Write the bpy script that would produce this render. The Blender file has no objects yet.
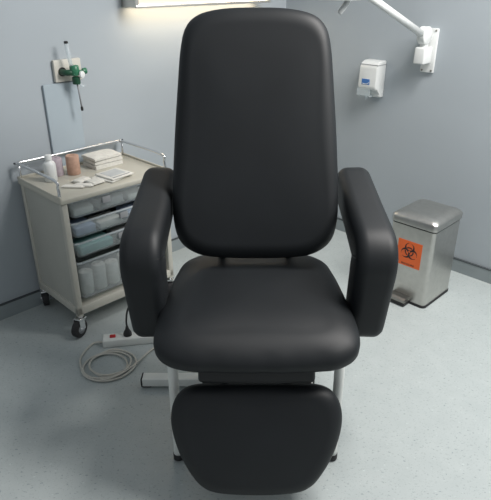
import bpy, bmesh, math, random
from mathutils import Vector, Matrix
random.seed(7)
PI = math.pi
SC = bpy.context.scene
COL = SC.collection
K = math.sqrt(.5)

# ------------------------------------------------------------------ materials
def mat(name, color, rough=.5, metal=0.0, spec=.5, noise=None, bump=None, alpha=1.0, emit=None, trans=0.0, coat=0.0):
    m = bpy.data.materials.new(name); m.use_nodes = True
    nt = m.node_tree; b = nt.nodes['Principled BSDF']
    b.inputs['Base Color'].default_value = (*color, 1)
    b.inputs['Roughness'].default_value = rough
    b.inputs['Metallic'].default_value = metal
    b.inputs['Specular IOR Level'].default_value = spec
    b.inputs['Alpha'].default_value = alpha
    b.inputs['Transmission Weight'].default_value = trans
    b.inputs['Coat Weight'].default_value = coat
    tc = nt.nodes.new('ShaderNodeTexCoord')
    if noise:
        sc, amt = noise
        n = nt.nodes.new('ShaderNodeTexNoise'); n.inputs['Scale'].default_value = sc
        n.inputs['Detail'].default_value = 5
        nt.links.new(tc.outputs['Object'], n.inputs['Vector'])
        r = nt.nodes.new('ShaderNodeValToRGB')
        r.color_ramp.elements[0].position = .3; r.color_ramp.elements[1].position = .7
        r.color_ramp.elements[0].color = (*[c * (1 - amt) for c in color], 1)
        r.color_ramp.elements[1].color = (*[min(1, c * (1 + amt)) for c in color], 1)
        nt.links.new(n.outputs['Fac'], r.inputs['Fac'])
        nt.links.new(r.outputs['Color'], b.inputs['Base Color'])
    if bump:
        sc, st, dist = bump
        n2 = nt.nodes.new('ShaderNodeTexNoise'); n2.inputs['Scale'].default_value = sc
        n2.inputs['Detail'].default_value = 4
        nt.links.new(tc.outputs['Object'], n2.inputs['Vector'])
        bp = nt.nodes.new('ShaderNodeBump'); bp.inputs['Strength'].default_value = st
        bp.inputs['Distance'].default_value = dist
        nt.links.new(n2.outputs['Fac'], bp.inputs['Height'])
        nt.links.new(bp.outputs['Normal'], b.inputs['Normal'])
    if emit:
        b.inputs['Emission Color'].default_value = (*emit[0], 1)
        b.inputs['Emission Strength'].default_value = emit[1]
    return m

def floor_mat():
    m = mat('speckled_vinyl', (.36, .42, .42), .38, spec=.4)
    nt = m.node_tree; b = nt.nodes['Principled BSDF']
    tc = nt.nodes.new('ShaderNodeTexCoord')
    base = nt.nodes.new('ShaderNodeTexNoise'); base.inputs['Scale'].default_value = 14; base.inputs['Detail'].default_value = 6
    r0 = nt.nodes.new('ShaderNodeValToRGB')
    r0.color_ramp.elements[0].position = .3; r0.color_ramp.elements[1].position = .72
    r0.color_ramp.elements[0].color = (.385, .425, .424, 1); r0.color_ramp.elements[1].color = (.415, .455, .452, 1)
    nt.links.new(tc.outputs['Object'], base.inputs['Vector'])
    nt.links.new(base.outputs['Fac'], r0.inputs['Fac'])
    def flecks(scale, lo, hi):
        mp = nt.nodes.new('ShaderNodeMapping'); mp.inputs['Scale'].default_value = (1, 1.7, 1)
        mp.inputs['Rotation'].default_value = (0, 0, .6 * scale)
        n = nt.nodes.new('ShaderNodeTexNoise'); n.inputs['Scale'].default_value = scale; n.inputs['Detail'].default_value = 2
        r = nt.nodes.new('ShaderNodeValToRGB')
        r.color_ramp.elements[0].position = lo; r.color_ramp.elements[1].position = hi
        nt.links.new(tc.outputs['Object'], mp.inputs['Vector']); nt.links.new(mp.outputs['Vector'], n.inputs['Vector'])
        nt.links.new(n.outputs['Fac'], r.inputs['Fac'])
        return r.outputs['Color']
    def mix(a, fac, col, k):
        mu = nt.nodes.new('ShaderNodeMath'); mu.operation = 'MULTIPLY'; mu.inputs[1].default_value = k
        nt.links.new(fac, mu.inputs[0])
        x = nt.nodes.new('ShaderNodeMix'); x.data_type = 'RGBA'
        nt.links.new(mu.outputs[0], x.inputs['Factor'])
        nt.links.new(a, x.inputs[6]); x.inputs[7].default_value = (*col, 1)
        return x.outputs[2]
    c = mix(r0.outputs['Color'], flecks(75, .63, .70), (.16, .20, .21), .6)
    c = mix(c, flecks(60, .67, .74), (.55, .62, .60), .45)
    c = mix(c, flecks(130, .64, .69), (.18, .21, .21), .55)
    nt.links.new(c, b.inputs['Base Color'])
    return m

def clear_tub(name, col, a):
    m = bpy.data.materials.new(name); m.use_nodes = True
    nt = m.node_tree; b = nt.nodes['Principled BSDF']
    b.inputs['Base Color'].default_value = (*col, 1); b.inputs['Roughness'].default_value = .3
    t = nt.nodes.new('ShaderNodeBsdfTransparent'); t.inputs['Color'].default_value = (.93, .96, .97, 1)
    lw = nt.nodes.new('ShaderNodeLayerWeight'); lw.inputs['Blend'].default_value = .25
    mr = nt.nodes.new('ShaderNodeMapRange'); mr.inputs['To Min'].default_value = a; mr.inputs['To Max'].default_value = min(1, a + .35)
    nt.links.new(lw.outputs['Facing'], mr.inputs['Value'])
    mx = nt.nodes.new('ShaderNodeMixShader')
    nt.links.new(mr.outputs['Result'], mx.inputs['Fac'])
    nt.links.new(t.outputs[0], mx.inputs[1]); nt.links.new(b.outputs[0], mx.inputs[2])
    nt.links.new(mx.outputs[0], nt.nodes['Material Output'].inputs['Surface'])
    return m

M = dict(
    vinyl=mat('black_vinyl', (.0066, .0086, .0104), .54, spec=.42, noise=(6, .12), bump=(420, .10, .0006)),
    vinyl_dark=mat('dark_vinyl', (.005, .006, .007), .42, spec=.5, bump=(300, .12, .0006)),
    wall=mat('blue_grey_paint', (.372, .412, .440), .62, spec=.35, noise=(2.2, .025), bump=(240, .06, .001)),
    wall2=mat('pale_blue_strip', (.368, .430, .470), .55, spec=.35, noise=(2.2, .02)),
    base=mat('grey_baseboard', (.25, .285, .295), .45, noise=(5, .05)),
    basecap=mat('dark_seal', (.06, .07, .075), .5),
    floor=floor_mat(),
    white=mat('white_plastic', (.72, .74, .73), .38, noise=(12, .03)),
    whiteenam=mat('white_enamel', (.70, .72, .69), .33, noise=(15, .03)),
    cream=mat('cream_enamel', (.47, .46, .405), .42, noise=(9, .04)),
    creamtop=mat('cream_tray', (.47, .455, .39), .45, noise=(9, .04)),
    side=mat('grey_cream_panel', (.40, .40, .36), .5, noise=(6, .04)),
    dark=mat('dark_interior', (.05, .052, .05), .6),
    chrome=mat('chrome', (.72, .73, .74), .18, metal=1, noise=(30, .04)),
    steel=mat('brushed_steel', (.56, .55, .52), .33, metal=1, noise=(40, .05), bump=(200, .04, .001)),
    steeldk=mat('dull_steel', (.30, .29, .27), .4, metal=1, noise=(40, .05)),
    black=mat('black_plastic', (.012, .012, .013), .5),
    rubber=mat('black_rubber', (.018, .018, .02), .7),
    grey=mat('grey_plastic', (.26, .27, .28), .5),
    orange=mat('orange_sticker', (.86, .15, .03), .45, noise=(20, .05)),
    ink=mat('black_ink', (.02, .012, .012), .5),
    blue=mat('blue_label', (.05, .16, .42), .4),
    green=mat('green_plastic', (.03, .16, .085), .35, noise=(20, .1)),
    greendk=mat('dark_green_plastic', (.01, .06, .03), .4),
    clear=clear_tub('clear_plastic', (.75, .80, .82), .30),
    tub=clear_tub('translucent_tub', (.66, .69, .69), .20),
    beige=mat('beige_plastic', (.58, .56, .50), .42, noise=(12, .03)),
    red=mat('red_switch', (.45, .015, .02), .3, noise=(30, .05)),
    cable=mat('beige_cable', (.50, .49, .44), .5),
    gauze=mat('white_gauze', (.66, .65, .60), .9, noise=(70, .10), bump=(260, .5, .002)),
    paper=mat('white_paper', (.70, .69, .64), .7, noise=(40, .04)),
    paperin=mat('grey_film', (.50, .52, .52), .35, noise=(30, .06)),
    tan=mat('tan_bandage', (.47, .30, .225), .95, noise=(60, .12), bump=(200, .6, .002)),
    mauve=mat('mauve_bandage', (.42, .36, .40), .95, noise=(60, .10), bump=(200, .6, .002)),
    teal=mat('teal_pack', (.22, .46, .44), .6, noise=(20, .1)),
    bluepk=mat('blue_pack', (.34, .42, .58), .6, noise=(20, .1)),
    greypk=mat('grey_pack', (.42, .42, .41), .6, noise=(20, .1)),
    plaster=mat('pale_concrete', (.5, .5, .48), .8),
    glow=mat('warm_diffuser', (.45, .42, .36), .5, emit=((1.0, .86, .66), .62)),
    glow2=mat('bright_warm_diffuser', (.9, .85, .75), .5, emit=((1.0, .80, .56), 9.0)),
    silver=mat('silver_frame', (.62, .61, .57), .35, metal=.7, noise=(20, .04)),
)

# ------------------------------------------------------------------ mesh helpers
def obj(name, bm, m, parent=None, smooth=True, loc=None, rotz=None, auto=None):
    me = bpy.data.meshes.new(name)
    bmesh.ops.recalc_face_normals(bm, faces=bm.faces)
    bm.to_mesh(me); bm.free()
    ms = m if isinstance(m, (list, tuple)) else [m]
    for x in ms: me.materials.append(x)
    if smooth:
        me.polygons.foreach_set('use_smooth', [True] * len(me.polygons))
        if auto is not None: me.set_sharp_from_angle(angle=math.radians(auto))
    o = bpy.data.objects.new(name, me); COL.objects.link(o)
    if parent: o.parent = parent
    if loc is not None: o.location = loc
    if rotz is not None: o.rotation_euler = (0, 0, rotz)
    return o

def tag(o, label, cat, group=None):
    o['label'] = label; o['category'] = cat
    if group: o['group'] = group
    return o

def thing(name, label, cat, loc=(0, 0, 0), rotz=0, group=None):
    o = bpy.data.objects.new(name, None); COL.objects.link(o)
    o.empty_display_size = .05
    o.location = loc; o.rotation_euler = (0, 0, rotz)
    return tag(o, label, cat, group)

def struct(name, bm, m, loc=None, rotz=None):
    o = obj(name, bm, m, smooth=False, loc=loc, rotz=rotz); o['kind'] = 'structure'; return o

def new(): return bmesh.new()

def box(bm, c, s, bev=0.0, seg=2, rot=None, mi=0):
    t = bmesh.new()
    bmesh.ops.create_cube(t, size=1)
    bmesh.ops.scale(t, vec=s, verts=t.verts)
    if bev: bmesh.ops.bevel(t, geom=list(t.edges), offset=bev, segments=seg, profile=.5, affect='EDGES')
    mtx = Matrix.Translation(c) @ (rot if rot is not None else Matrix.Identity(4))
    merge(bm, t, mtx, mi)

def merge(bm, t, mtx=Matrix.Identity(4), mi=0):
    vm = {v: bm.verts.new(mtx @ v.co) for v in t.verts}
    for f in t.faces:
        try:
            nf = bm.faces.new([vm[v] for v in f.verts]); nf.material_index = mi
        except ValueError: pass
    t.free()

def lathe(bm, prof, origin=(0, 0, 0), axis=(0, 0, 1), n=28, mi=0):
    """prof = [(r, h)...] along the axis, capped at both ends"""
    q = Vector((0, 0, 1)).rotation_difference(Vector(axis).normalized()).to_matrix()
    o = Vector(origin); rings = []
    for r, h in prof:
        rings.append([bm.verts.new(o + q @ Vector((r * math.cos(2 * PI * k / n), r * math.sin(2 * PI * k / n), h))) for k in range(n)])
    for a, b in zip(rings, rings[1:]):
        for k in range(n):
            f = bm.faces.new((a[k], a[(k + 1) % n], b[(k + 1) % n], b[k])); f.material_index = mi
    f = bm.faces.new(rings[0][::-1]); f.material_index = mi
    f = bm.faces.new(rings[-1]); f.material_index = mi

def catmull(pts, sub=8, closed=False):
    P = [Vector(p) for p in pts]; n = len(P); out = []
    rng = n if closed else n - 1
    for i in range(rng):
        if closed: p0, p1, p2, p3 = P[(i - 1) % n], P[i], P[(i + 1) % n], P[(i + 2) % n]
        else: p0, p1, p2, p3 = P[max(i - 1, 0)], P[i], P[i + 1], P[min(i + 2, n - 1)]
        for k in range(sub):
            t = k / sub
            out.append(.5 * ((2 * p1) + (-p0 + p2) * t + (2 * p0 - 5 * p1 + 4 * p2 - p3) * t * t + (-p0 + 3 * p1 - 3 * p2 + p3) * t ** 3))
    if not closed: out.append(P[-1])
    return out

def tube(bm, pts, r, n=10, sub=0, mi=0):
    P = catmull(pts, sub) if sub else [Vector(p) for p in pts]
    rings = []; up = None
    for i, p in enumerate(P):
        t = (P[min(i + 1, len(P) - 1)] - P[max(i - 1, 0)]).normalized()
        if up is None:
            up = Vector((0, 0, 1)) if abs(t.z) < .9 else Vector((1, 0, 0))
        side = t.cross(up).normalized(); up = side.cross(t).normalized()
        if isinstance(r, (list, tuple)):
            q = i / (len(P) - 1) * (len(r) - 1); j = min(int(q), len(r) - 2); rr = r[j] + (r[j + 1] - r[j]) * (q - j)
        else: rr = r
        rings.append([bm.verts.new(p + rr * (math.cos(2 * PI * k / n) * side + math.sin(2 * PI * k / n) * up)) for k in range(n)])
    for a, b in zip(rings, rings[1:]):
        for k in range(n):
            f = bm.faces.new((a[k], a[(k + 1) % n], b[(k + 1) % n], b[k])); f.material_index = mi
    bm.faces.new(rings[0][::-1]).material_index = mi; bm.faces.new(rings[-1]).material_index = mi

def prism(bm, pts2, fmap, w0, w1, mi=0):
    """closed 2D outline extruded between w0 and w1 through fmap(u, v, w)"""
    a = [bm.verts.new(fmap(u, v, w0)) for u, v in pts2]
    b = [bm.verts.new(fmap(u, v, w1)) for u, v in pts2]
    n = len(a)
    bm.faces.new(a[::-1]).material_index = mi; bm.faces.new(b).material_index = mi
    for k in range(n):
        bm.faces.new((a[k], a[(k + 1) % n], b[(k + 1) % n], b[k])).material_index = mi

def sym_outline(prof, top, bottom, sub=7):
    """prof: [(v, halfwidth)] from top to bottom; closed smooth outline (u, v)"""
    pts = [(0, top, 0)] + [(h, v, 0) for v, h in prof] + [(0, bottom, 0)] + [(-h, v, 0) for v, h in reversed(prof)]
    return [(p.x, p.y) for p in catmull(pts, sub, True)]

def cushion(bm, outline, thick, R, crown, fmap, back_R=None, Rz=None):
    """upholstered pad: outline (u,v), rounded edge R, face crown; fmap(u,v,w), w=0 the face plane at the rim's shoulder"""
    bR = back_R or R; Rz = Rz or R
    cu = sum(p[0] for p in outline) / len(outline); cv = sum(p[1] for p in outline) / len(outline)
    rings = []
    # face side, centre outwards
    lay = []
    for k in range(1, 13):                                  # inner rings by scale
        lay.append(('s', k / 12.0))
    for k in range(1, 13):                                  # rounded shoulder
        a = k / 12 * PI / 2
        lay.append(('e', R * (1 - math.sin(a)), -Rz * (1 - math.cos(a))))
    lay.append(('e', 0, -(thick - bR)))
    for k in range(1, 7):
        a = k / 6 * PI / 2
        lay.append(('e', bR * (1 - math.cos(a)), -(thick - bR) - bR * math.sin(a)))
    n = len(outline)
    for L in lay:
        ring = []
        for (u, v) in outline:
            du, dv = u - cu, v - cv; l = math.hypot(du, dv)
            if L[0] == 's':
                k = (1 - R / l) * L[1]
                w = crown * (1 - L[1] ** 2.6)
            else:
                k = 1 - L[1] / l; w = L[2]
            ring.append(bm.verts.new(fmap(cu + du * k, cv + dv * k, w)))
        rings.append(ring)
    c0 = bm.verts.new(fmap(cu, cv, crown))
    for k in range(n): bm.faces.new((c0, rings[0][k], rings[0][(k + 1) % n]))
    for a, b in zip(rings, rings[1:]):
        for k in range(n): bm.faces.new((a[k], b[k], b[(k + 1) % n], a[(k + 1) % n]))
    bm.faces.new(rings[-1])

# ------------------------------------------------------------------ the room (corner behind the chair)
CORNER = (.249, 3.738)
H = 2.7
bm = new(); box(bm, (0, 2.2, -.05), (9, 9, .1)); struct('floor', bm, M['floor'])
bm = new(); box(bm, (-2.2, .06, H / 2), (4.6, .12, H)); struct('wall_left', bm, M['wall'], (*CORNER, 0), PI / 4)
bm = new(); box(bm, (2.2, .06, H / 2), (4.4, .12, H)); struct('wall_right', bm, M['wall'], (*CORNER, 0), -PI / 4)
for s, nm in ((-1, 'left'), (1, 'right')):
    bm = new()
    box(bm, (s * 2.2, -.006, .0375), (4.4, .012, .075), mi=0)
    box(bm, (s * 2.2, -.007, .0775), (4.4, .014, .005), mi=1)
    struct('baseboard_' + nm, bm, [M['base'], M['basecap']], (*CORNER, 0), -s * PI / 4)

def on_left(px, py, out=0):      # a point of the left wall moved out into the room
    return (px + K * out, py - K * out)
def on_right(px, py, out=0):
    return (px - K * out, py - K * out)

# shallow strip below the gas outlet, slightly bluer than the wall
bm = new(); box(bm, (-.085, -.007, .57), (.17, .014, .98), .002, 1)
struct('trim_1', bm, M['wall2'], (-.793, 2.696, 0), PI / 4)

# ------------------------------------------------------------------ treatment chair
CX = .034
ch = thing('treatment_chair', 'large black vinyl treatment chair with footrest and white legs in the middle of the room', 'chair', (CX, 1.55, 0))
OY = 1.55
def frame_map(y0, z0, y1, z1):
    l = math.hypot(y1 - y0, z1 - z0); dy, dz = (y1 - y0) / l, (z1 - z0) / l
    def f(u, v, w):          # w along the face normal (towards the sitter)
        return Vector((u, y0 - OY + v * dy - w * dz, z0 + v * dz + w * dy))
    return f

# backrest
bk = sym_outline([(.800, .104), (.782, .183), (.745, .227), (.68, .247), (.55, .260), (.383, .273), (.22, .282), (.105, .281), (.030, .258), (-.012, .200), (-.026, .120)], .804, -.029)
fm = frame_map(1.72, .65, 1.95, 1.40)
bm = new(); cushion(bm, bk, .095, .062, .010, lambda u, v, w: fm(u, v, w + .012 * min(1, (abs(u) / .27) ** 2) ), .03, .044)
obj('backrest', bm, M['vinyl'], ch)
# backrest support plate and posts
bm = new()
for sx in (-.12, .12):
    tube(bm, [fm(sx, .45, -.105), fm(sx, .08, -.11), Vector((sx, .26, .50)), Vector((sx, .20, .435))], .014, 10, 6)
box(bm, fm(0, .36, -.10), (.34, .012, .36), .004, 1, Matrix.Rotation(math.atan2(.75, .23) - PI / 2, 4, 'X'))
obj('backrest_support', bm, M['black'], ch)

# seat
st = sym_outline([(.532, .12), (.518, .2), (.465, .258), (.385, .280), (.297, .293), (.158, .308), (.06, .313), (.0, .306), (-.040, .278), (-.064, .218), (-.072, .11)], .537, -.074)
fs = frame_map(1.365, .558, 1.785, .580)
def fseat(u, v, w):
    p = fs(u, v, w)
    t = max(0, (.11 - v) / .18); p.z -= .018 * t * t                 # waterfall front edge
    p.z += .007 * (u / .3) ** 2 * (1 if w > -.06 else 0)
    if v < .03 and w < -.02: p.y += .0013 * math.sin(u * 61) * math.sin(u * 17 + 1)
    return p
bm = new(); cushion(bm, st, .085, .105, .010, fseat, .031, .052)
obj('seat', bm, M['vinyl'], ch)

# hinge flap between seat and footrest
bm = new()
box(bm, (0, 1.372 - OY, .428), (.356, .034, .085), .012, 4, Matrix.Rotation(-.30, 4, 'X'))
obj('hinge_flap', bm, M['vinyl_dark'], ch)
bm = new()
tube(bm, [(-.165, 1.352 - OY, .394), (.165, 1.352 - OY, .394)], .007, 10)
obj('piping', bm, M['vinyl_dark'], ch)

# footrest
ft = sym_outline([(.012, .110), (.015, .185), (.031, .228), (.064, .2535), (.110, .2635), (.164, .258), (.231, .237), (.292, .204), (.334, .168), (.354, .116)], .011, .361)
ff0 = frame_map(1.33, .40, 1.20, .08)
def ffoot(u, v, w):
    return ff0(u, v, -w)
bm = new(); cushion(bm, ft, .075, .055, .010, ffoot, .028, .040)
obj('footrest', bm, M['vinyl'], ch)
bm = new()
for sx in (-.10, .10):
    tube(bm, [ffoot(sx, .24, -.085), ffoot(sx, .03, -.085), Vector((sx, 1.46 - OY, .425))], .011, 10, 5)
box(bm, ffoot(0, .17, -.08), (.28, .22, .010), .003, 1, Matrix.Rotation(math.atan2(.32, .13), 4, 'X'))
obj('footrest_bracket', bm, M['black'], ch)

# armrests
def rrect(w, t, r, n=6):
    pts = []
    for cx, cy, a0 in ((w / 2 - r, t / 2 - r, 0), (-w / 2 + r, t / 2 - r, PI / 2), (-w / 2 + r, -t / 2 + r, PI), (w / 2 - r, -t / 2 + r, 1.5 * PI)):
        for k in range(n + 1):
            a = a0 + k / n * PI / 2
            pts.append((cx + r * math.cos(a), cy + r * math.sin(a)))
    return pts
def armrest(s):
    # centre line (x, y, z): back end -> elbow -> lower end
    A, E, B = Vector((.348, 2.00, .828)), Vector((.366, 1.566, .722)), Vector((.354, 1.590, .424))
    hA, hB = (A - E).normalized(), (B - E).normalized()
    P = [A.lerp(E + hA * .045, (k / 24) ** 1.5) for k in range(25)]
    P += [(E + hA * .045) * (1 - t) ** 2 + E * (2 * t * (1 - t)) + (E + hB * .045) * t * t for t in [k / 9 for k in range(1, 9)]]
    P += [(E + hB * .045).lerp(B, k / 16) for k in range(17)]
    bm = new(); rings = []
    N = len(P)
    L = [0]
    for a, b in zip(P, P[1:]): L.append(L[-1] + (b - a).length)
    tot = L[-1]
    for i, p in enumerate(P):
        t = (P[min(i + 1, N - 1)] - P[max(i - 1, 0)]).normalized()
        side = Vector((1, 0, 0)); side = (side - t * side.dot(t)).normalized()
        nrm = side.cross(t).normalized()                    # points up / forward
        d0, d1 = L[i], tot - L[i]
        f = L[i] / tot
        w = .120 + .010 * min(1, f / .6); th = .128 + .014 * min(1, max(0, f - .35) / .3)
        bend = math.exp(-((f - .672) / .03) ** 2)
        th *= 1 - .04 * bend; w *= 1 + .02 * bend; w -= .014 * max(0, (f - .68) / .32)
        rad = .036
        def capk(d, R): return math.sqrt(max(0, 1 - (1 - min(d, R) / R) ** 2))
        k0 = .12 + .88 * capk(d0, .062) if d0 < .062 else 1
        k1 = .42 + .58 * capk(d1, .040) if d1 < .040 else 1
        k = k0 * k1
        rings.append([bm.verts.new(p + side * u * k + nrm * v * k) for u, v in rrect(w, th, rad)])
    n = len(rings[0])
    for a, b in zip(rings, rings[1:]):
        for k in range(n): bm.faces.new((a[k], a[(k + 1) % n], b[(k + 1) % n], b[k]))
    bm.faces.new(rings[0][::-1]); bm.faces.new(rings[-1])
    for v in bm.verts: v.co = Vector((v.co.x * s + .007, v.co.y - OY, v.co.z))
    o = obj('armrest', bm, M['vinyl'], ch)
    # seam round the elbow
    b2 = new(); i = 30; p = P[i]
    t = (P[i + 1] - P[i - 1]).normalized(); side = Vector((1, 0, 0)); side = (side - t * side.dot(t)).normalized(); nrm = side.cross(t)
    loop = [p + side * u + nrm * v for u, v in rrect(.1312, .1362, .036)]
    loop = [Vector((q.x * s + .007, q.y - OY, q.z)) for q in loop]
    tube(b2, loop + [loop[0]], .0016, 6)
    obj('seam', b2, M['vinyl_dark'], o)
    b3 = new()
    box(b3, (s * .255, 1.66 - OY, .475), (.17, .045, .012), .003, 1)
    box(b3, (s * .335, 1.64 - OY, .56), (.012, .045, .18), .003, 1)
    obj('armrest_bracket', b3, M['black'], ch)
armrest(-1); armrest(1)

# seat frame, legs, floor bar
bm = new()
box(bm, (0, 1.60 - OY, .425), (.50, .40, .03), .006, 1)
obj('seat_frame', bm, M['black'], ch)
for s in (-1, 1):
    bm = new()
    tube(bm, [(s * .264, 1.425 - OY, .020), (s * .264, 1.425 - OY, .20), (s * .264, 1.428 - OY, .39), (s * .258, 1.45 - OY, .415), (s * .25, 1.50 - OY, .42)], .0168, 16, 6)
    leg = obj('leg', bm, M['whiteenam'], ch)
    bm = new(); lathe(bm, [(.015, 0), (.0185, .004), (.0185, .024), (.017, .027)], (s * .264, 1.425 - OY, 0))
    obj('foot_cap', bm, M['rubber'], leg)
for s in (-1, 1):
    bm = new()
    tube(bm, [(s * .19, 1.815 - OY, .04), (s * .19, 1.80 - OY, .42)], .0168, 16)
    obj('leg', bm, M['whiteenam'], ch)
bm = new(); box(bm, (-.106, 1.812 - OY, .026), (.69, .046, .036), .004, 2)
bar = obj('floor_bar', bm, M['whiteenam'], ch, auto=40)
for x in (-.453, .241):
    bm = new(); box(bm, (x, 1.812 - OY, .026), (.006, .048, .038), .002, 1); box(bm, (x + (.018 if x < 0 else -.018), 1.812 - OY, .005), (.040, .040, .010), .003, 1)
    obj('end_cap', bm, M['black'], bar)

# ------------------------------------------------------------------ supply trolley
TW, TD, TZ = .55, .38, .68
TP = (-.697, 2.478)
tr = thing('supply_trolley', 'cream metal trolley with four clear drawers on castors against the left wall', 'trolley', (*TP, 0), PI / 4)
def tw(x, y, z): return (TP[0] + K * (x - y), TP[1] + K * (x + y), z)
bm = new()
for sx in (-1, 1):
    for sy in (-1, 1):
        box(bm, (sx * (TW / 2 - .014), sy * (TD / 2 - .014), .375), (.028, .028, .55), .006, 2)
box(bm, (0, -TD / 2 + .014, .130), (TW, .028, .042), .006, 2)
box(bm, (0, TD / 2 - .014, .130), (TW, .028, .042), .006, 2)
for sx in (-1, 1): box(bm, (sx * (TW / 2 - .014), 0, .130), (.028, TD, .042), .006, 2)
obj('frame', bm, M['cream'], tr, auto=40)
for sx in (-1, 1):
    bm = new(); box(bm, (sx * (TW / 2 - .010), 0, .385), (.008, TD - .056, .53), .002, 1)
    obj('side_panel', bm, M['side'], tr, auto=40)
bm = new(); box(bm, (0, TD / 2 - .010, .385), (TW - .056, .008, .53))
obj('back_panel', bm, M['side'], tr, smooth=False)
bm = new(); box(bm, (0, 0, .143), (TW - .05, TD - .05, .010))
obj('bottom_shelf', bm, M['cream'], tr, smooth=False)
bm = new()
box(bm, (0, 0, TZ - .018), (TW + .012, TD + .012, .026), .008, 3)
for sx in (-1, 1): box(bm, (sx * (TW / 2 + .001), 0, TZ - .003), (.010, TD + .012, .016), .004, 2)
box(bm, (0, TD / 2 + .001, TZ - .003), (TW + .012, .010, .016), .004, 2)
obj('top_tray', bm, M['creamtop'], tr, auto=40)
# guard rail
rz = TZ + .068
bm = new()
xl, xr, yb, yf = -TW / 2 + .004, TW / 2 - .004, TD / 2 - .004, -TD / 2 + .012
tube(bm, [(xl, yf, TZ - .004), (xl, yf + .004, rz - .03), (xl, yf + .03, rz)] + [(xl, yb - .03, rz), (xl + .009, yb - .009, rz), (xl + .03, yb, rz), (xr - .03, yb, rz), (xr - .009, yb - .009, rz), (xr, yb - .03, rz)] + [(xr, yf + .03, rz), (xr, yf + .004, rz - .03), (xr, yf, TZ - .004)], .0062, 10, 5)
for x in (xl, xr): tube(bm, [(x, yb - .012, TZ - .004), (x, yb - .012, rz - .004)], .005, 8)
obj('guard_rail', bm, M['chrome'], tr)

# drawers: (bottom, top) heights
drawers = [(.562, .650), (.468, .552), (.374, .458), (.166, .364)]
for di, (z0, z1) in enumerate(drawers):
    x0, x1 = -TW / 2 + .034, TW / 2 - .034
    y0, y1 = -TD / 2 + .006, TD / 2 - .03
    ins = .018 if di < 3 else .012                        # the tub narrows towards its floor
    bm = new()
    top = [(x0, y0), (x1, y0), (x1, y1), (x0, y1)]
    bot = [(x0 + ins, y0 + ins * .8), (x1 - ins, y0 + ins * .8), (x1 - ins, y1 - ins), (x0 + ins, y1 - ins)]
    def rc(pts, r, z):
        out = []
        cs = [(1, 1), (-1, 1), (-1, -1), (1, -1)]
        for (x, y), (sx, sy), a0 in zip(pts, cs, (PI, 1.5 * PI, 0, .5 * PI)):
            for k in range(5):
                a = a0 + k / 4 * PI / 2
                out.append(bm.verts.new((x + sx * r + r * math.cos(a), y + sy * r + r * math.sin(a), z)))
        return out
    def inset(pts, d): return [(pts[0][0] + d, pts[0][1] + d), (pts[1][0] - d, pts[1][1] + d), (pts[2][0] - d, pts[2][1] - d), (pts[3][0] + d, pts[3][1] - d)]
    ro = rc(top, .020, z1); rb = rc(bot, .024, z0 + .012); rbb = rc(inset(bot, .012), .020, z0)
    ri = rc(inset(top, .003), .018, z1); rib = rc(inset(bot, .003), .022, z0 + .012); ribb = rc(inset(bot, .013), .02, z0 + .004)
    seq = [rbb, rb, ro, ri, rib, ribb]
    for a, b in zip(seq, seq[1:]):
        n = len(a)
        for k in range(n): bm.faces.new((a[k], a[(k + 1) % n], b[(k + 1) % n], b[k]))
    bm.faces.new(rbb[::-1]); bm.faces.new(ribb)
    d = obj('drawer', bm, M['tub'], tr, auto=50)
    bm = new()                                            # turned rim of the tub
    lp = [Vector((x, y, z1 - .003)) for x, y in [(x0 + .02, y0 - .002), (x1 - .02, y0 - .002), (x1 - .005, y0 + .004), (x1, y0 + .02), (x1, y1 - .02), (x1 - .02, y1), (x0 + .02, y1), (x0, y1 - .02), (x0, y0 + .02), (x0 + .005, y0 + .004), (x0 + .02, y0 - .002)]]
    tube(bm, lp, .0048, 8)
    obj('rim', bm, M['clear'], d)
    xs = ((-.06, .16), (.02,), (.0,), (.05,))[di]
    for x in xs:
        bm = new(); box(bm, (x, y0 - .001 + .4 * ins * .8, (z0 + z1) / 2 + .012), (.042, .010, .030), .003, 2)
        obj('latch', bm, M['grey'], d, auto=40)
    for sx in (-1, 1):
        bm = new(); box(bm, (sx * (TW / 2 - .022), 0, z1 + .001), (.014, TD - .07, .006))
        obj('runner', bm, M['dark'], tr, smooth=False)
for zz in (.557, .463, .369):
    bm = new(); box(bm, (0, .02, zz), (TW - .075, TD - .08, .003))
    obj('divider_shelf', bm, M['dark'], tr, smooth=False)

# castors
for sx in (-1, 1):
    for sy in (-1, 1):
        ca = bpy.data.objects.new('castor', None); COL.objects.link(ca); ca.parent = tr
        ca.location = (sx * (TW / 2 - .016), sy * (TD / 2 - .016), 0); ca.rotation_euler = (0, 0, 1.95 if (sx, sy) == (-1, -1) else random.uniform(-1, 1))
        bm = new()
        lathe(bm, [(.010, .090), (.010, .106)], (0, 0, 0))
        box(bm, (0, .004, .090), (.040, .046, .010), .003, 2)
        for q in (-1, 1): box(bm, (q * .0185, .014, .066), (.003, .034, .056), .001, 1)
        tube(bm, [(-.022, .018, .043), (.022, .018, .043)], .007, 10)
        obj('fork', bm, M['chrome'], ca, auto=40)
        bm = new()
        lathe(bm, [(.034, -.015), (.042, -.012), (.043, 0), (.042, .012), (.034, .015)], (0, .018, .043), (1, 0, 0), 30)
        w = obj('wheel', bm, M['rubber'], ca, auto=40)
        bm = new(); lathe(bm, [(.022, -.0162), (.024, 0), (.022, .0162)], (0, .018, .043), (1, 0, 0), 24)
        obj('hub', bm, M['grey'], w)

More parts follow.
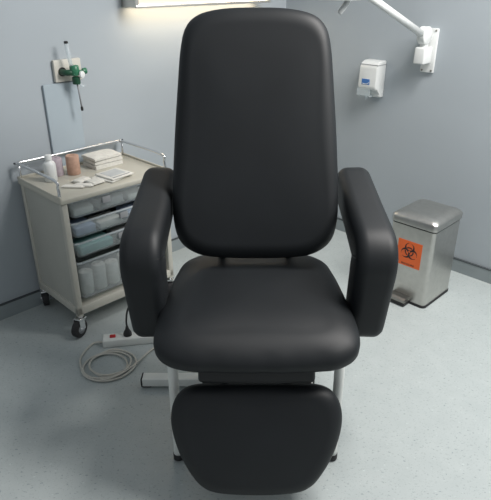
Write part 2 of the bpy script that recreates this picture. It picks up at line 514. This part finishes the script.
# contents of the drawers
def pack(name, c, s, m, label, cat, group=None, rz=0.0, bev=.008):
    bm = new(); box(bm, (0, 0, s[2] / 2), s, min(bev, min(s) * .45), 3)
    o = obj(name, bm, m, smooth=True, loc=tw(*c), rotz=PI / 4 + rz, auto=60)
    return tag(o, label, cat, group)
def roll(name, c, r, h, m, label, cat, lying=None, group=None, rz=0):
    bm = new()
    if lying is None:
        lathe(bm, [(r * .35, h * .97), (r * .36, h), (r * .92, h), (r, h * .96), (r * 1.0, h * .5), (r, h * .03), (r * .95, 0), (r * .3, 0)][::-1], n=28)
    else:
        lathe(bm, [(r * .3, -h / 2), (r * .93, -h / 2), (r, -h * .45), (r, h * .45), (r * .93, h / 2), (r * .3, h / 2)], (0, 0, r), (1, 0, 0) if lying == 'x' else (0, 1, 0), 26)
    o = obj(name, bm, m, loc=tw(*c), rotz=PI / 4 + rz, auto=50)
    return tag(o, label, cat, group)
zf = [d[0] + .005 for d in drawers]
pack('gauze_packet', (-.16, -.10, zf[0]), (.10, .11, .035), M['paper'], 'pale packet at the left end of the top drawer of the trolley', 'packet')
pack('gauze_packet', (-.02, -.10, zf[0]), (.13, .11, .042), M['greypk'], 'grey packet in the middle of the top drawer of the trolley', 'packet')
pack('gauze_packet', (.12, -.10, zf[0]), (.10, .11, .030), M['paper'], 'pale packet at the right end of the top drawer of the trolley', 'packet')
pack('dressing_pack', (-.16, -.10, zf[1]), (.10, .11, .040), M['bluepk'], 'dull blue pack at the left end of the second drawer down', 'pack')
pack('dressing_pack', (-.03, -.10, zf[1]), (.12, .11, .030), M['paper'], 'whitish pack beside the blue pack in the second drawer down', 'pack')
pack('dressing_pack', (.12, -.10, zf[1]), (.12, .11, .040), M['bluepk'], 'dull blue pack at the right end of the second drawer down', 'pack')
pack('dressing_pack', (-.12, -.10, zf[2]), (.17, .12, .044), M['teal'], 'teal pack filling the left half of the third drawer down', 'pack')
pack('dressing_pack', (.08, -.10, zf[2]), (.16, .12, .036), M['greypk'], 'grey pack beside the teal pack in the third drawer down', 'pack')
for k, x in enumerate((-.175, -.105, -.035, .035)):
    roll('gauze_roll', (x, -.115, zf[3]), .032, .11 + .012 * (k % 2), M['gauze'], ['white gauze roll standing at the left end of the bottom drawer', 'white gauze roll second from the left in the bottom drawer', 'white gauze roll third from the left in the bottom drawer', 'white gauze roll fourth from the left in the bottom drawer'][k], 'gauze roll', group='gauze rolls in the bottom drawer')
pack('dressing_pack', (.13, -.10, zf[3]), (.12, .12, .08), M['greypk'], 'grey pack at the right end of the bottom drawer', 'pack')

# things on the trolley top
ZT = TZ - .0045
roll('bandage_roll', (-.062, .075, ZT), .030, .088, M['tan'], 'tan elastic bandage roll standing on the trolley top', 'bandage')
roll('bandage_roll', (-.128, .115, ZT), .032, .080, M['mauve'], 'mauve grey bandage roll standing behind the tan one', 'bandage')
bt = thing('bottle', 'white plastic bottle standing at the left edge of the trolley top', 'bottle', tw(-.185, .055, ZT), PI / 4)
bm = new(); lathe(bm, [(.024, 0), (.027, .004), (.027, .075), (.022, .088), (.012, .094), (.012, .10)]); obj('body', bm, M['white'], bt, auto=60)
bm = new(); lathe(bm, [(.015, .098), (.015, .118), (.013, .120)]); obj('cap', bm, M['white'], bt, auto=50)
# pile of folded gauze
zz = ZT
for k, (h, dx, dy, rz, lab) in enumerate(((.022, 0, 0, .02, 'lowest folded white gauze pad of the pile on the trolley'), (.020, .002, .003, -.02, 'middle folded white gauze pad of the pile on the trolley'), (.017, -.004, 0, .04, 'topmost folded white gauze pad of the pile on the trolley'))):
    bm = new()
    t = bmesh.new(); bmesh.ops.create_grid(t, x_segments=14, y_segments=12, size=.5)
    for v in t.verts: v.co = Vector((v.co.x * .150, v.co.y * .115, 0))
    r = bmesh.ops.extrude_face_region(t, geom=list(t.faces)); vs = [g for g in r['geom'] if isinstance(g, bmesh.types.BMVert)]
    for v in vs: v.co.z += h * .96 - .004 * ((abs(v.co.x) / .075) ** 6 + (abs(v.co.y) / .0575) ** 6) + .0015 * math.sin(v.co.x * 70 + k) * math.sin(v.co.y * 60)
    merge(bm, t)
    o = obj('gauze_pad', bm, M['gauze'], loc=tw(.112 + dx, .105 + dy, zz), rotz=PI / 4 + rz, auto=70)
    tag(o, lab, 'gauze pad', 'folded gauze pads in a pile'); zz += h
# sterile pouches
for k, (x, y, rz, lab) in enumerate(((.030, -.088, .30, 'lower white square dressing pouch peeking out under another on the trolley'), (.048, -.092, .12, 'upper white square dressing pouch with grey centre on the trolley'))):
    p = thing('dressing_pouch', lab, 'dressing pouch', tw(x, y, ZT + k * .0085), PI / 4 + rz)
    bm = new(); box(bm, (0, 0, .004), (.125, .125, .0075), .003, 2); obj('sleeve', bm, M['paper'], p, auto=50)
    bm = new(); box(bm, (0, .008, .0083), (.086, .078, .0012)); obj('window', bm, M['paperin'], p, smooth=False)
    bm = new(); box(bm, (0, -.048, .0082), (.095, .007, .001)); obj('print_strip', bm, M['grey'], p, smooth=False)
# small packets
for x, y, rz, sx, sy, h, m, lab in ((-.160, -.090, .75, .030, .085, .009, 'paper', 'small narrow white swab packet nearest the front edge of the trolley top'),
                                 (-.095, -.045, .35, .072, .042, .014, 'gauze', 'small white packet lying just behind the swab packets on the trolley'),
                                 (-.062, -.105, .10, .062, .060, .014, 'gauze', 'small creamy square packet beside the square dressing pouches'),
                                 (-.118, -.108, .75, .034, .075, .010, 'paper', 'small narrow packet tucked against the creamy square packet')):
    p = thing('swab_packet', lab, 'packet', tw(x, y, ZT), PI / 4 + rz)
    bm = new(); box(bm, (0, 0, h / 2), (sx, sy, h), h * .42, 3); obj('wrapper', bm, M[m], p, auto=60)
    for s in (-1, 1):
        bm = new(); box(bm, (0, s * (sy / 2 + .003), h * .5), (sx * .96, .008, .0016))
        obj('seal', bm, M['paper'], p, smooth=False)

# ------------------------------------------------------------------ power strip, plug and coiled cable
ps = thing('power_strip', 'white power strip with red switch and coiled cable on the floor left of the chair', 'power strip', (-.475, 2.115, 0), .17)
bm = new(); box(bm, (.0, 0, .020), (.34, .058, .040), .006, 3); body = obj('housing', bm, M['whiteenam'], ps, auto=40)
bm = new(); box(bm, (-.125, .0, .042), (.026, .020, .008), .003, 2); obj('switch', bm, M['red'], ps, auto=40)
for x in (-.058, .02, .098):
    bm = new(); lathe(bm, [(.021, .0385), (.021, .0412), (.018, .0418)], (x, 0, 0)); so = obj('socket', bm, M['white'], ps, auto=40)
    for s in (-1, 1):
        bm = new(); lathe(bm, [(.003, .0415), (.003, .0424)], (x + s * .008, 0, 0), n=10)
        obj('socket_hole', bm, M['black'], so)
def psl(x, y, z):        # world -> strip frame
    dx, dy = x + .475, y - 2.115
    return (dx * math.cos(.17) + dy * math.sin(.17), -dx * math.sin(.17) + dy * math.cos(.17), z)
pts = []
x0, y0 = psl(-.587, 1.927, 0)[:2]
sx, sy, _ = psl(-.640, 2.086, .016)
pts += [(sx, sy, .016)]
pts += [psl(-.690, 2.085, .008), psl(-.718, 1.99, .006)]
for i in range(0, 43):                          # loops of the coil
    a = PI * 1.08 + i / 42 * 2 * PI * 3.35
    tt = i / 42
    r = .116 - .036 * math.sin(tt * PI * .55) + .003 * math.sin(i * 1.1)
    cxx, cyy = -.584 + .006 * math.sin(i * .33), 1.935 + .006 * math.cos(i * .27)
    pts.append(psl(cxx + r * math.cos(a), cyy + r * math.sin(a) , .006 + .0030 * (i % 10) / 3 * (1 if tt > .2 else .4)))
pts += [psl(-.60, 1.825, .010), psl(-.53, 1.855, .012), psl(-.47, 1.935, .010), psl(-.425, 2.03, .006), psl(-.36, 2.10, .006), psl(-.25, 2.16, .006)]
bm = new(); tube(bm, pts, .0043, 8, 5); obj('cable', bm, M['cable'], ps)
pl = thing('power_plug', 'black plug with a black cord pushed into the power strip', 'plug', (-.475 + math.cos(.17) * -.058, 2.115 + math.sin(.17) * -.058, .0422), .17)
bm = new(); lathe(bm, [(.019, 0), (.019, .010), (.016, .018), (.009, .030), (.006, .045)]); obj('body', bm, M['black'], pl, auto=40)
bm = new(); tube(bm, [(0, 0, .042), (.000, .01, .075), (.012, .03, .12), (.05, .06, .15), (.11, .08, .10), (.16, .09, .02), (.22, .10, .006), (.34, .08, .006)], .0042, 8, 6); obj('cord', bm, M['black'], pl)

# ------------------------------------------------------------------ steel pedal bin
BW, BD, BH = .235, .27, .44
nc = (.8895, 2.388)                                       # front right foot corner (towards camera)
bc = (nc[0] - K * BW / 2 + K * BD / 2, nc[1] + K * BW / 2 + K * BD / 2)
bn = thing('pedal_bin', 'brushed steel pedal bin with an orange biohazard sticker by the right wall', 'waste bin', (*bc, 0), -PI / 4)
def rrp(w, d, r, n=6):
    return rrect(w, d, r, n)
bm = new()
def loft(bm, secs, mi=0):
    rings = [[bm.verts.new((x, y + (oy if oy else 0), z)) for x, y in rrp(w, d, r)] for (w, d, r, z, oy) in secs]
    n = len(rings[0])
    for a, b in zip(rings, rings[1:]):
        for k in range(n): bm.faces.new((a[k], a[(k + 1) % n], b[(k + 1) % n], b[k])).material_index = mi
    bm.faces.new(rings[0][::-1]).material_index = mi; bm.faces.new(rings[-1]).material_index = mi
loft(bm, [(BW, BD, .022, .012, 0), (BW, BD, .022, .40, 0), (BW, BD, .022, BH - .03, 0)])
obj('body', bm, M['steel'], bn, auto=35)
bm = new(); loft(bm, [(BW + .006, BD + .006, .024, 0, 0), (BW + .006, BD + .006, .024, .013, 0)])
obj('base_ring', bm, M['rubber'], bn, auto=35)
bm = new(); loft(bm, [(BW - .004, BD - .004, .022, BH - .03, 0), (BW - .004, BD - .004, .022, BH - .022, 0)])
obj('gasket', bm, M['rubber'], bn, auto=35)
bm = new(); loft(bm, [(BW + .010, BD + .010, .026, BH - .022, 0), (BW + .012, BD + .012, .027, BH + .004, 0), (BW + .004, BD + .004, .025, BH + .012, 0), (BW - .025, BD - .025, .03, BH + .024, 0), (BW - .09, BD - .09, .03, BH + .031, 0)])
obj('lid', bm, M['steel'], bn, auto=50)
bm = new()
pr = [(-BD / 2 + .01, .040), (-BD / 2 - .045, .044), (-BD / 2 - .060, .038), (-BD / 2 - .060, .024), (-BD / 2 + .01, .022)]
prism(bm, pr, lambda u, v, w: Vector((w, u, v)), -.055, .040)
pd = obj('pedal', bm, M['steeldk'], bn, smooth=False)
bm = new(); box(bm, (-.0075, -BD / 2 - .030, .0125), (.095, .055, .019), .003, 1); obj('pedal_pad', bm, M['black'], pd, auto=40)
# sticker on the front face
SWd, SHt = .130, .136
scx, scz = .000, .268
yf0 = -BD / 2
bm = new(); box(bm, (scx, yf0 - .0006, scz), (SWd, .0012, SHt)); stk = obj('biohazard_sticker', bm, M['orange'], bn, smooth=False)
bm = new()
# trefoil sign built from its circles (unit: sign size / 62)
G = 150; ext = 30.0; U = .106 / 60
dirs = [(math.cos(a), math.sin(a)) for a in (PI / 2, PI / 2 + 2 * PI / 3, PI / 2 + 4 * PI / 3)]
def ink(x, y):
    r = math.hypot(x, y)
    big = any(math.hypot(x - 11 * a, y - 11 * b) < 15 for a, b in dirs)
    inn = any(math.hypot(x - 15 * a, y - 15 * b) < 10.5 for a, b in dirs)
    gap = any((x * a + y * b) > 18 and abs(-x * b + y * a) < 3.2 for a, b in dirs)
    slit = any((x * a + y * b) > 0 and (x * a + y * b) < 7 and abs(-x * b + y * a) < .6 for a, b in dirs)
    blk = big and not inn and r > 3 and not gap and not slit
    innA = any(math.hypot(x - 15 * a, y - 15 * b) < 9.3 for a, b in dirs)
    ring = 10.2 < r < 13.8 and innA
    return blk or ring
vs = {}
def gv(i, j):
    if (i, j) not in vs:
        vs[(i, j)] = bm.verts.new((scx + (-ext + 2 * ext * i / G) * U, yf0 - .0016, scz + .012 + (-ext + 2 * ext * j / G) * U))
    return vs[(i, j)]
for i in range(G):
    for j in range(G):
        x, y = -ext + 2 * ext * (i + .5) / G, -ext + 2 * ext * (j + .5) / G
        if ink(x, y): bm.faces.new((gv(i, j), gv(i + 1, j), gv(i + 1, j + 1), gv(i, j + 1)))
obj('biohazard_symbol', bm, M['ink'], stk, smooth=False)
tc = bpy.data.curves.new('biohazard_word', 'FONT'); tc.body = 'BIOHAZARD'; tc.size = .0125; tc.align_x = 'CENTER'; tc.extrude = .0002
to = bpy.data.objects.new('tmp', tc); COL.objects.link(to)
dg = bpy.context.evaluated_depsgraph_get(); me = bpy.data.meshes.new_from_object(to.evaluated_get(dg))
bpy.data.objects.remove(to)
wo = bpy.data.objects.new('biohazard_word', me); COL.objects.link(wo); me.materials.clear(); me.materials.append(M['ink'])
wo.parent = stk; wo.location = (scx, yf0 - .0016, scz - .061); wo.rotation_euler = (PI / 2, 0, 0)

# ------------------------------------------------------------------ soap dispenser on the right wall
dp = thing('soap_dispenser', 'white wall soap dispenser with a small blue label on the right wall', 'soap dispenser', (.735, 3.252, .885), -PI / 4)
bm = new()
prof = [(0, 0), (-.030, 0), (-.050, .012), (-.050, .040), (-.084, .046), (-.092, .060), (-.088, .165), (-.078, .185), (-.05, .197), (0, .198)]
prism(bm, prof, lambda u, v, w: Vector((w, u, v)), -.058, .058)
bmesh.ops.bevel(bm, geom=[e for e in bm.edges], offset=.008, segments=3, profile=.5, affect='EDGES', clamp_overlap=True)
obj('housing', bm, M['white'], dp, auto=40)
bm = new(); box(bm, (0, -.042, .178), (.118, .084, .003)); obj('lid_seam', bm, M['grey'], dp, smooth=False)
bm = new(); box(bm, (-.008, -.0914, .088), (.050, .004, .030), .001, 1); lb = obj('label', bm, M['blue'], dp, auto=40)
bm = new(); tube(bm, [(-.026, -.0936, .079), (-.011, -.0936, .076), (.005, -.0936, .079), (.014, -.0936, .086)], .0018, 6, 4); obj('swoosh', bm, M['white'], lb)
bm = new(); lathe(bm, [(.006, -.012), (.008, 0), (.012, .03), (.014, .05)], (-.012, -.066, .0)); obj('nozzle', bm, M['clear'], dp)
bm = new()
prism(bm, [(-.090, .050), (-.090, .012), (-.082, .006), (-.050, .006), (-.050, .012), (-.080, .012), (-.084, .016), (-.084, .050)], lambda u, v, w: Vector((w, u, v)), -.060, .020)
obj('drip_guard', bm, M['clear'], dp, smooth=False)

# ------------------------------------------------------------------ examination lamp on a wall arm
el = thing('exam_lamp', 'white examination lamp on a jointed arm mounted on the right wall', 'lamp', (.945, 3.042, 1.155), -PI / 4)
bm = new(); box(bm, (.008, -.008, 0), (.074, .016, .215), .004, 2); rail = obj('wall_plate', bm, M['white'], el, auto=40)
for sx in (-.018, .034):
    for sz in (-.097, .097):
        bm = new(); lathe(bm, [(.0055, 0), (.005, .0025)], (sx, -.016, sz), (0, -1, 0), 14); obj('screw', bm, M['steeldk'], rail, auto=40)
bm = new(); box(bm, (0, -.058, -.020), (.060, .078, .082), .008, 3); box(bm, (.0, -.058, .025), (.030, .040, .05), .006, 2)
obj('bracket', bm, M['white'], el, auto=40)
bm = new(); lathe(bm, [(.038, -.022), (.043, -.018), (.043, .018), (.038, .022)], (0, -.066, .076), (-1, 0, 0), 32)
lathe(bm, [(.006, .022), (.006, .025)], (0, -.066, .076), (-1, 0, 0), 16)
obj('joint', bm, M['white'], el, auto=40)
bm = new(); tube(bm, [(0, -.075, .076), (0, -.40, .196), (0, -.74, .322)], [.0175, .0165, .0155], 18); obj('spring_arm', bm, M['white'], el)
bm = new(); lathe(bm, [(.024, -.02), (.026, 0), (.024, .02)], (0, -.755, .327), (-1, 0, 0), 24); tube(bm, [(0, -.755, .327), (0, -.775, .300), (0, -.775, .285)], .012, 12, 4)
obj('head_joint', bm, M['white'], el, auto=40)
bm = new(); lathe(bm, [(.02, .305), (.04, .302), (.075, .288), (.092, .268), (.094, .260), (.088, .258)][::-1], (0, -.80, 0), (0, 0, 1), 36); hd = obj('lamp_head', bm, M['white'], el, auto=40)
bm = new(); lathe(bm, [(.080, .2575), (.082, .2595)], (0, -.80, 0), (0, 0, 1), 36); obj('lens', bm, M['grey'], hd, auto=40)
bm = new(); tube(bm, [(.03, -.775, .270), (.025, -.785, .245), (.004, -.800, .207)], [.011, .012, .011], 12, 6); obj('handle', bm, M['white'], el)

# ------------------------------------------------------------------ lit wall lamp on the left wall
WLX, WLY = -.590, 2.899
wl = thing('wall_lamp', 'lit warm white panel lamp with silver frame high on the left wall', 'lamp', (WLX, WLY, 1.366), PI / 4)
LL = .92; LH = .20; LD = .115
bm = new()
box(bm, (LL / 2, -.008, LH / 2), (LL, .016, LH), .002, 1)
box(bm, (LL / 2, -LD / 2, LH - .008), (LL, LD, .016), .002, 1)
obj('back_box', bm, M['silver'], wl, auto=40)
bm = new()
box(bm, (LL / 2, -LD, .004), (LL, .010, .012), .003, 2)
box(bm, (LL / 2, -LD, LH - .008), (LL, .014, .016), .003, 2)
for x in (.010, LL - .010): box(bm, (x, -LD / 2 - .002, LH / 2), (.020, LD, LH), .003, 2)
obj('frame', bm, M['silver'], wl, auto=40)
bm = new()
box(bm, (LL / 2, -LD + .004, LH / 2 + .002), (LL - .042, .006, LH - .028))
obj('front_diffuser', bm, M['glow'], wl, smooth=False)
bm = new()
box(bm, (LL / 2, -LD / 2 + .004, .004), (LL - .042, LD - .028, .006))
obj('under_diffuser', bm, M['glow2'], wl, smooth=False)

# ------------------------------------------------------------------ medical gas outlet and flowmeter
go = thing('gas_outlet', 'cream wall plate of a medical gas outlet left of the wall lamp', 'wall outlet', (-.822, 2.667, 1.113), PI / 4)
bm = new(); box(bm, (0, -.010, 0), (.135, .020, .096), .004, 2); obj('plate', bm, M['beige'], go, auto=40)
bm = new(); lathe(bm, [(.020, 0), (.020, .002), (.015, .003)], (-.030, -.020, -.004), (0, -1, 0)); obj('port', bm, M['black'], go, auto=40)
fmx = thing('flowmeter', 'green flowmeter with thin clear tube plugged into the gas outlet plate', 'flowmeter', (*on_left(-.822 + .0, 2.667, .024), 1.113), PI / 4)
bm = new(); tube(bm, [(-.036, -.0005, -.004), (-.030, -.035, -.004), (.0, -.045, -.004)], .013, 14, 4); obj('connector', bm, M['greendk'], fmx)
bm = new(); lathe(bm, [(.018, -.022), (.021, -.018), (.021, .018), (.017, .022)], (.004, -.045, .004)); obj('valve_body', bm, M['green'], fmx, auto=50)
bm = new(); lathe(bm, [(.016, -.03), (.018, -.026), (.018, .0), (.013, .004)], (.006, -.047, -.026)); obj('lower_body', bm, M['greendk'], fmx, auto=50)
bm = new(); lathe(bm, [(.008, 0), (.008, .022), (.013, .024), (.014, .040), (.011, .043)], (.018, -.045, -.004), (1, -.15, .05)); obj('control_knob', bm, M['green'], fmx, auto=50)
bm = new(); lathe(bm, [(.015, 0), (.015, .008), (.012, .010)], (.024, -.066, -.014), (.35, -1, 0)); obj('dial', bm, M['white'], fmx, auto=50)
bm = new(); tube(bm, [(-.008, -.045, .018), (-.014, -.045, .06), (-.020, -.045, .125)], .0085, 12); gt = obj('gauge_tube', bm, M['clear'], fmx)
bm = new(); lathe(bm, [(.009, .120), (.009, .128), (.006, .130)], (-.020, -.045, 0)); obj('tube_cap', bm, M['black'], gt, auto=50)
bm = new(); tube(bm, [(.008, -.047, -.05), (.012, -.047, -.10), (.016, -.047, -.16)], .0035, 10); pb = obj('outlet_stem', bm, M['grey'], fmx)
bm = new(); lathe(bm, [(.004, -.178), (.006, -.174), (.006, -.162), (.004, -.158)], (.0165, -.047, 0)); obj('tip', bm, M['black'], pb, auto=50)
bm = new(); tube(bm, [(.014, -.050, -.052), (.030, -.055, -.068), (.040, -.056, -.066)], .006, 10, 4); obj('side_spout', bm, M['clear'], fmx)

# ------------------------------------------------------------------ light
w = bpy.data.worlds.new('World'); SC.world = w; w.use_nodes = True
w.node_tree.nodes['Background'].inputs['Color'].default_value = (.90, .95, 1.0, 1)
w.node_tree.nodes['Background'].inputs['Strength'].default_value = .37
def area(name, loc, target, size, sy, energy, col):
    l = bpy.data.lights.new(name, 'AREA'); l.shape = 'RECTANGLE'; l.size = size; l.size_y = sy; l.energy = energy; l.color = col
    o = bpy.data.objects.new(name, l); COL.objects.link(o); o.location = loc
    o.rotation_euler = (Vector(target) - Vector(loc)).to_track_quat('-Z', 'Y').to_euler()
    return o
area('ceiling_lamp', (1.75, 1.35, 2.45), (.5, 1.75, .3), .85, .85, 56, (1.0, .97, .94))
area('ceiling_lamp', (.95, 1.80, 2.65), (.45, 1.75, 0), .55, .55, 36, (1.0, .97, .94))

# ------------------------------------------------------------------ camera
cam = bpy.data.cameras.new('camera'); co = bpy.data.objects.new('camera', cam); COL.objects.link(co)
co.location = (0, 0, 1.5)
co.rotation_euler = (math.radians(90 - 26.1), 0, 0)
cam.sensor_fit = 'HORIZONTAL'; cam.sensor_width = 36
cam.lens = 36 * 560 / 491
cam.clip_start = .05
SC.camera = co
SC.view_settings.view_transform = 'Standard'; SC.view_settings.look = 'None'
SC.view_settings.gamma = 1; SC.view_settings.exposure = 0.0; SC.view_settings.use_curve_mapping = False
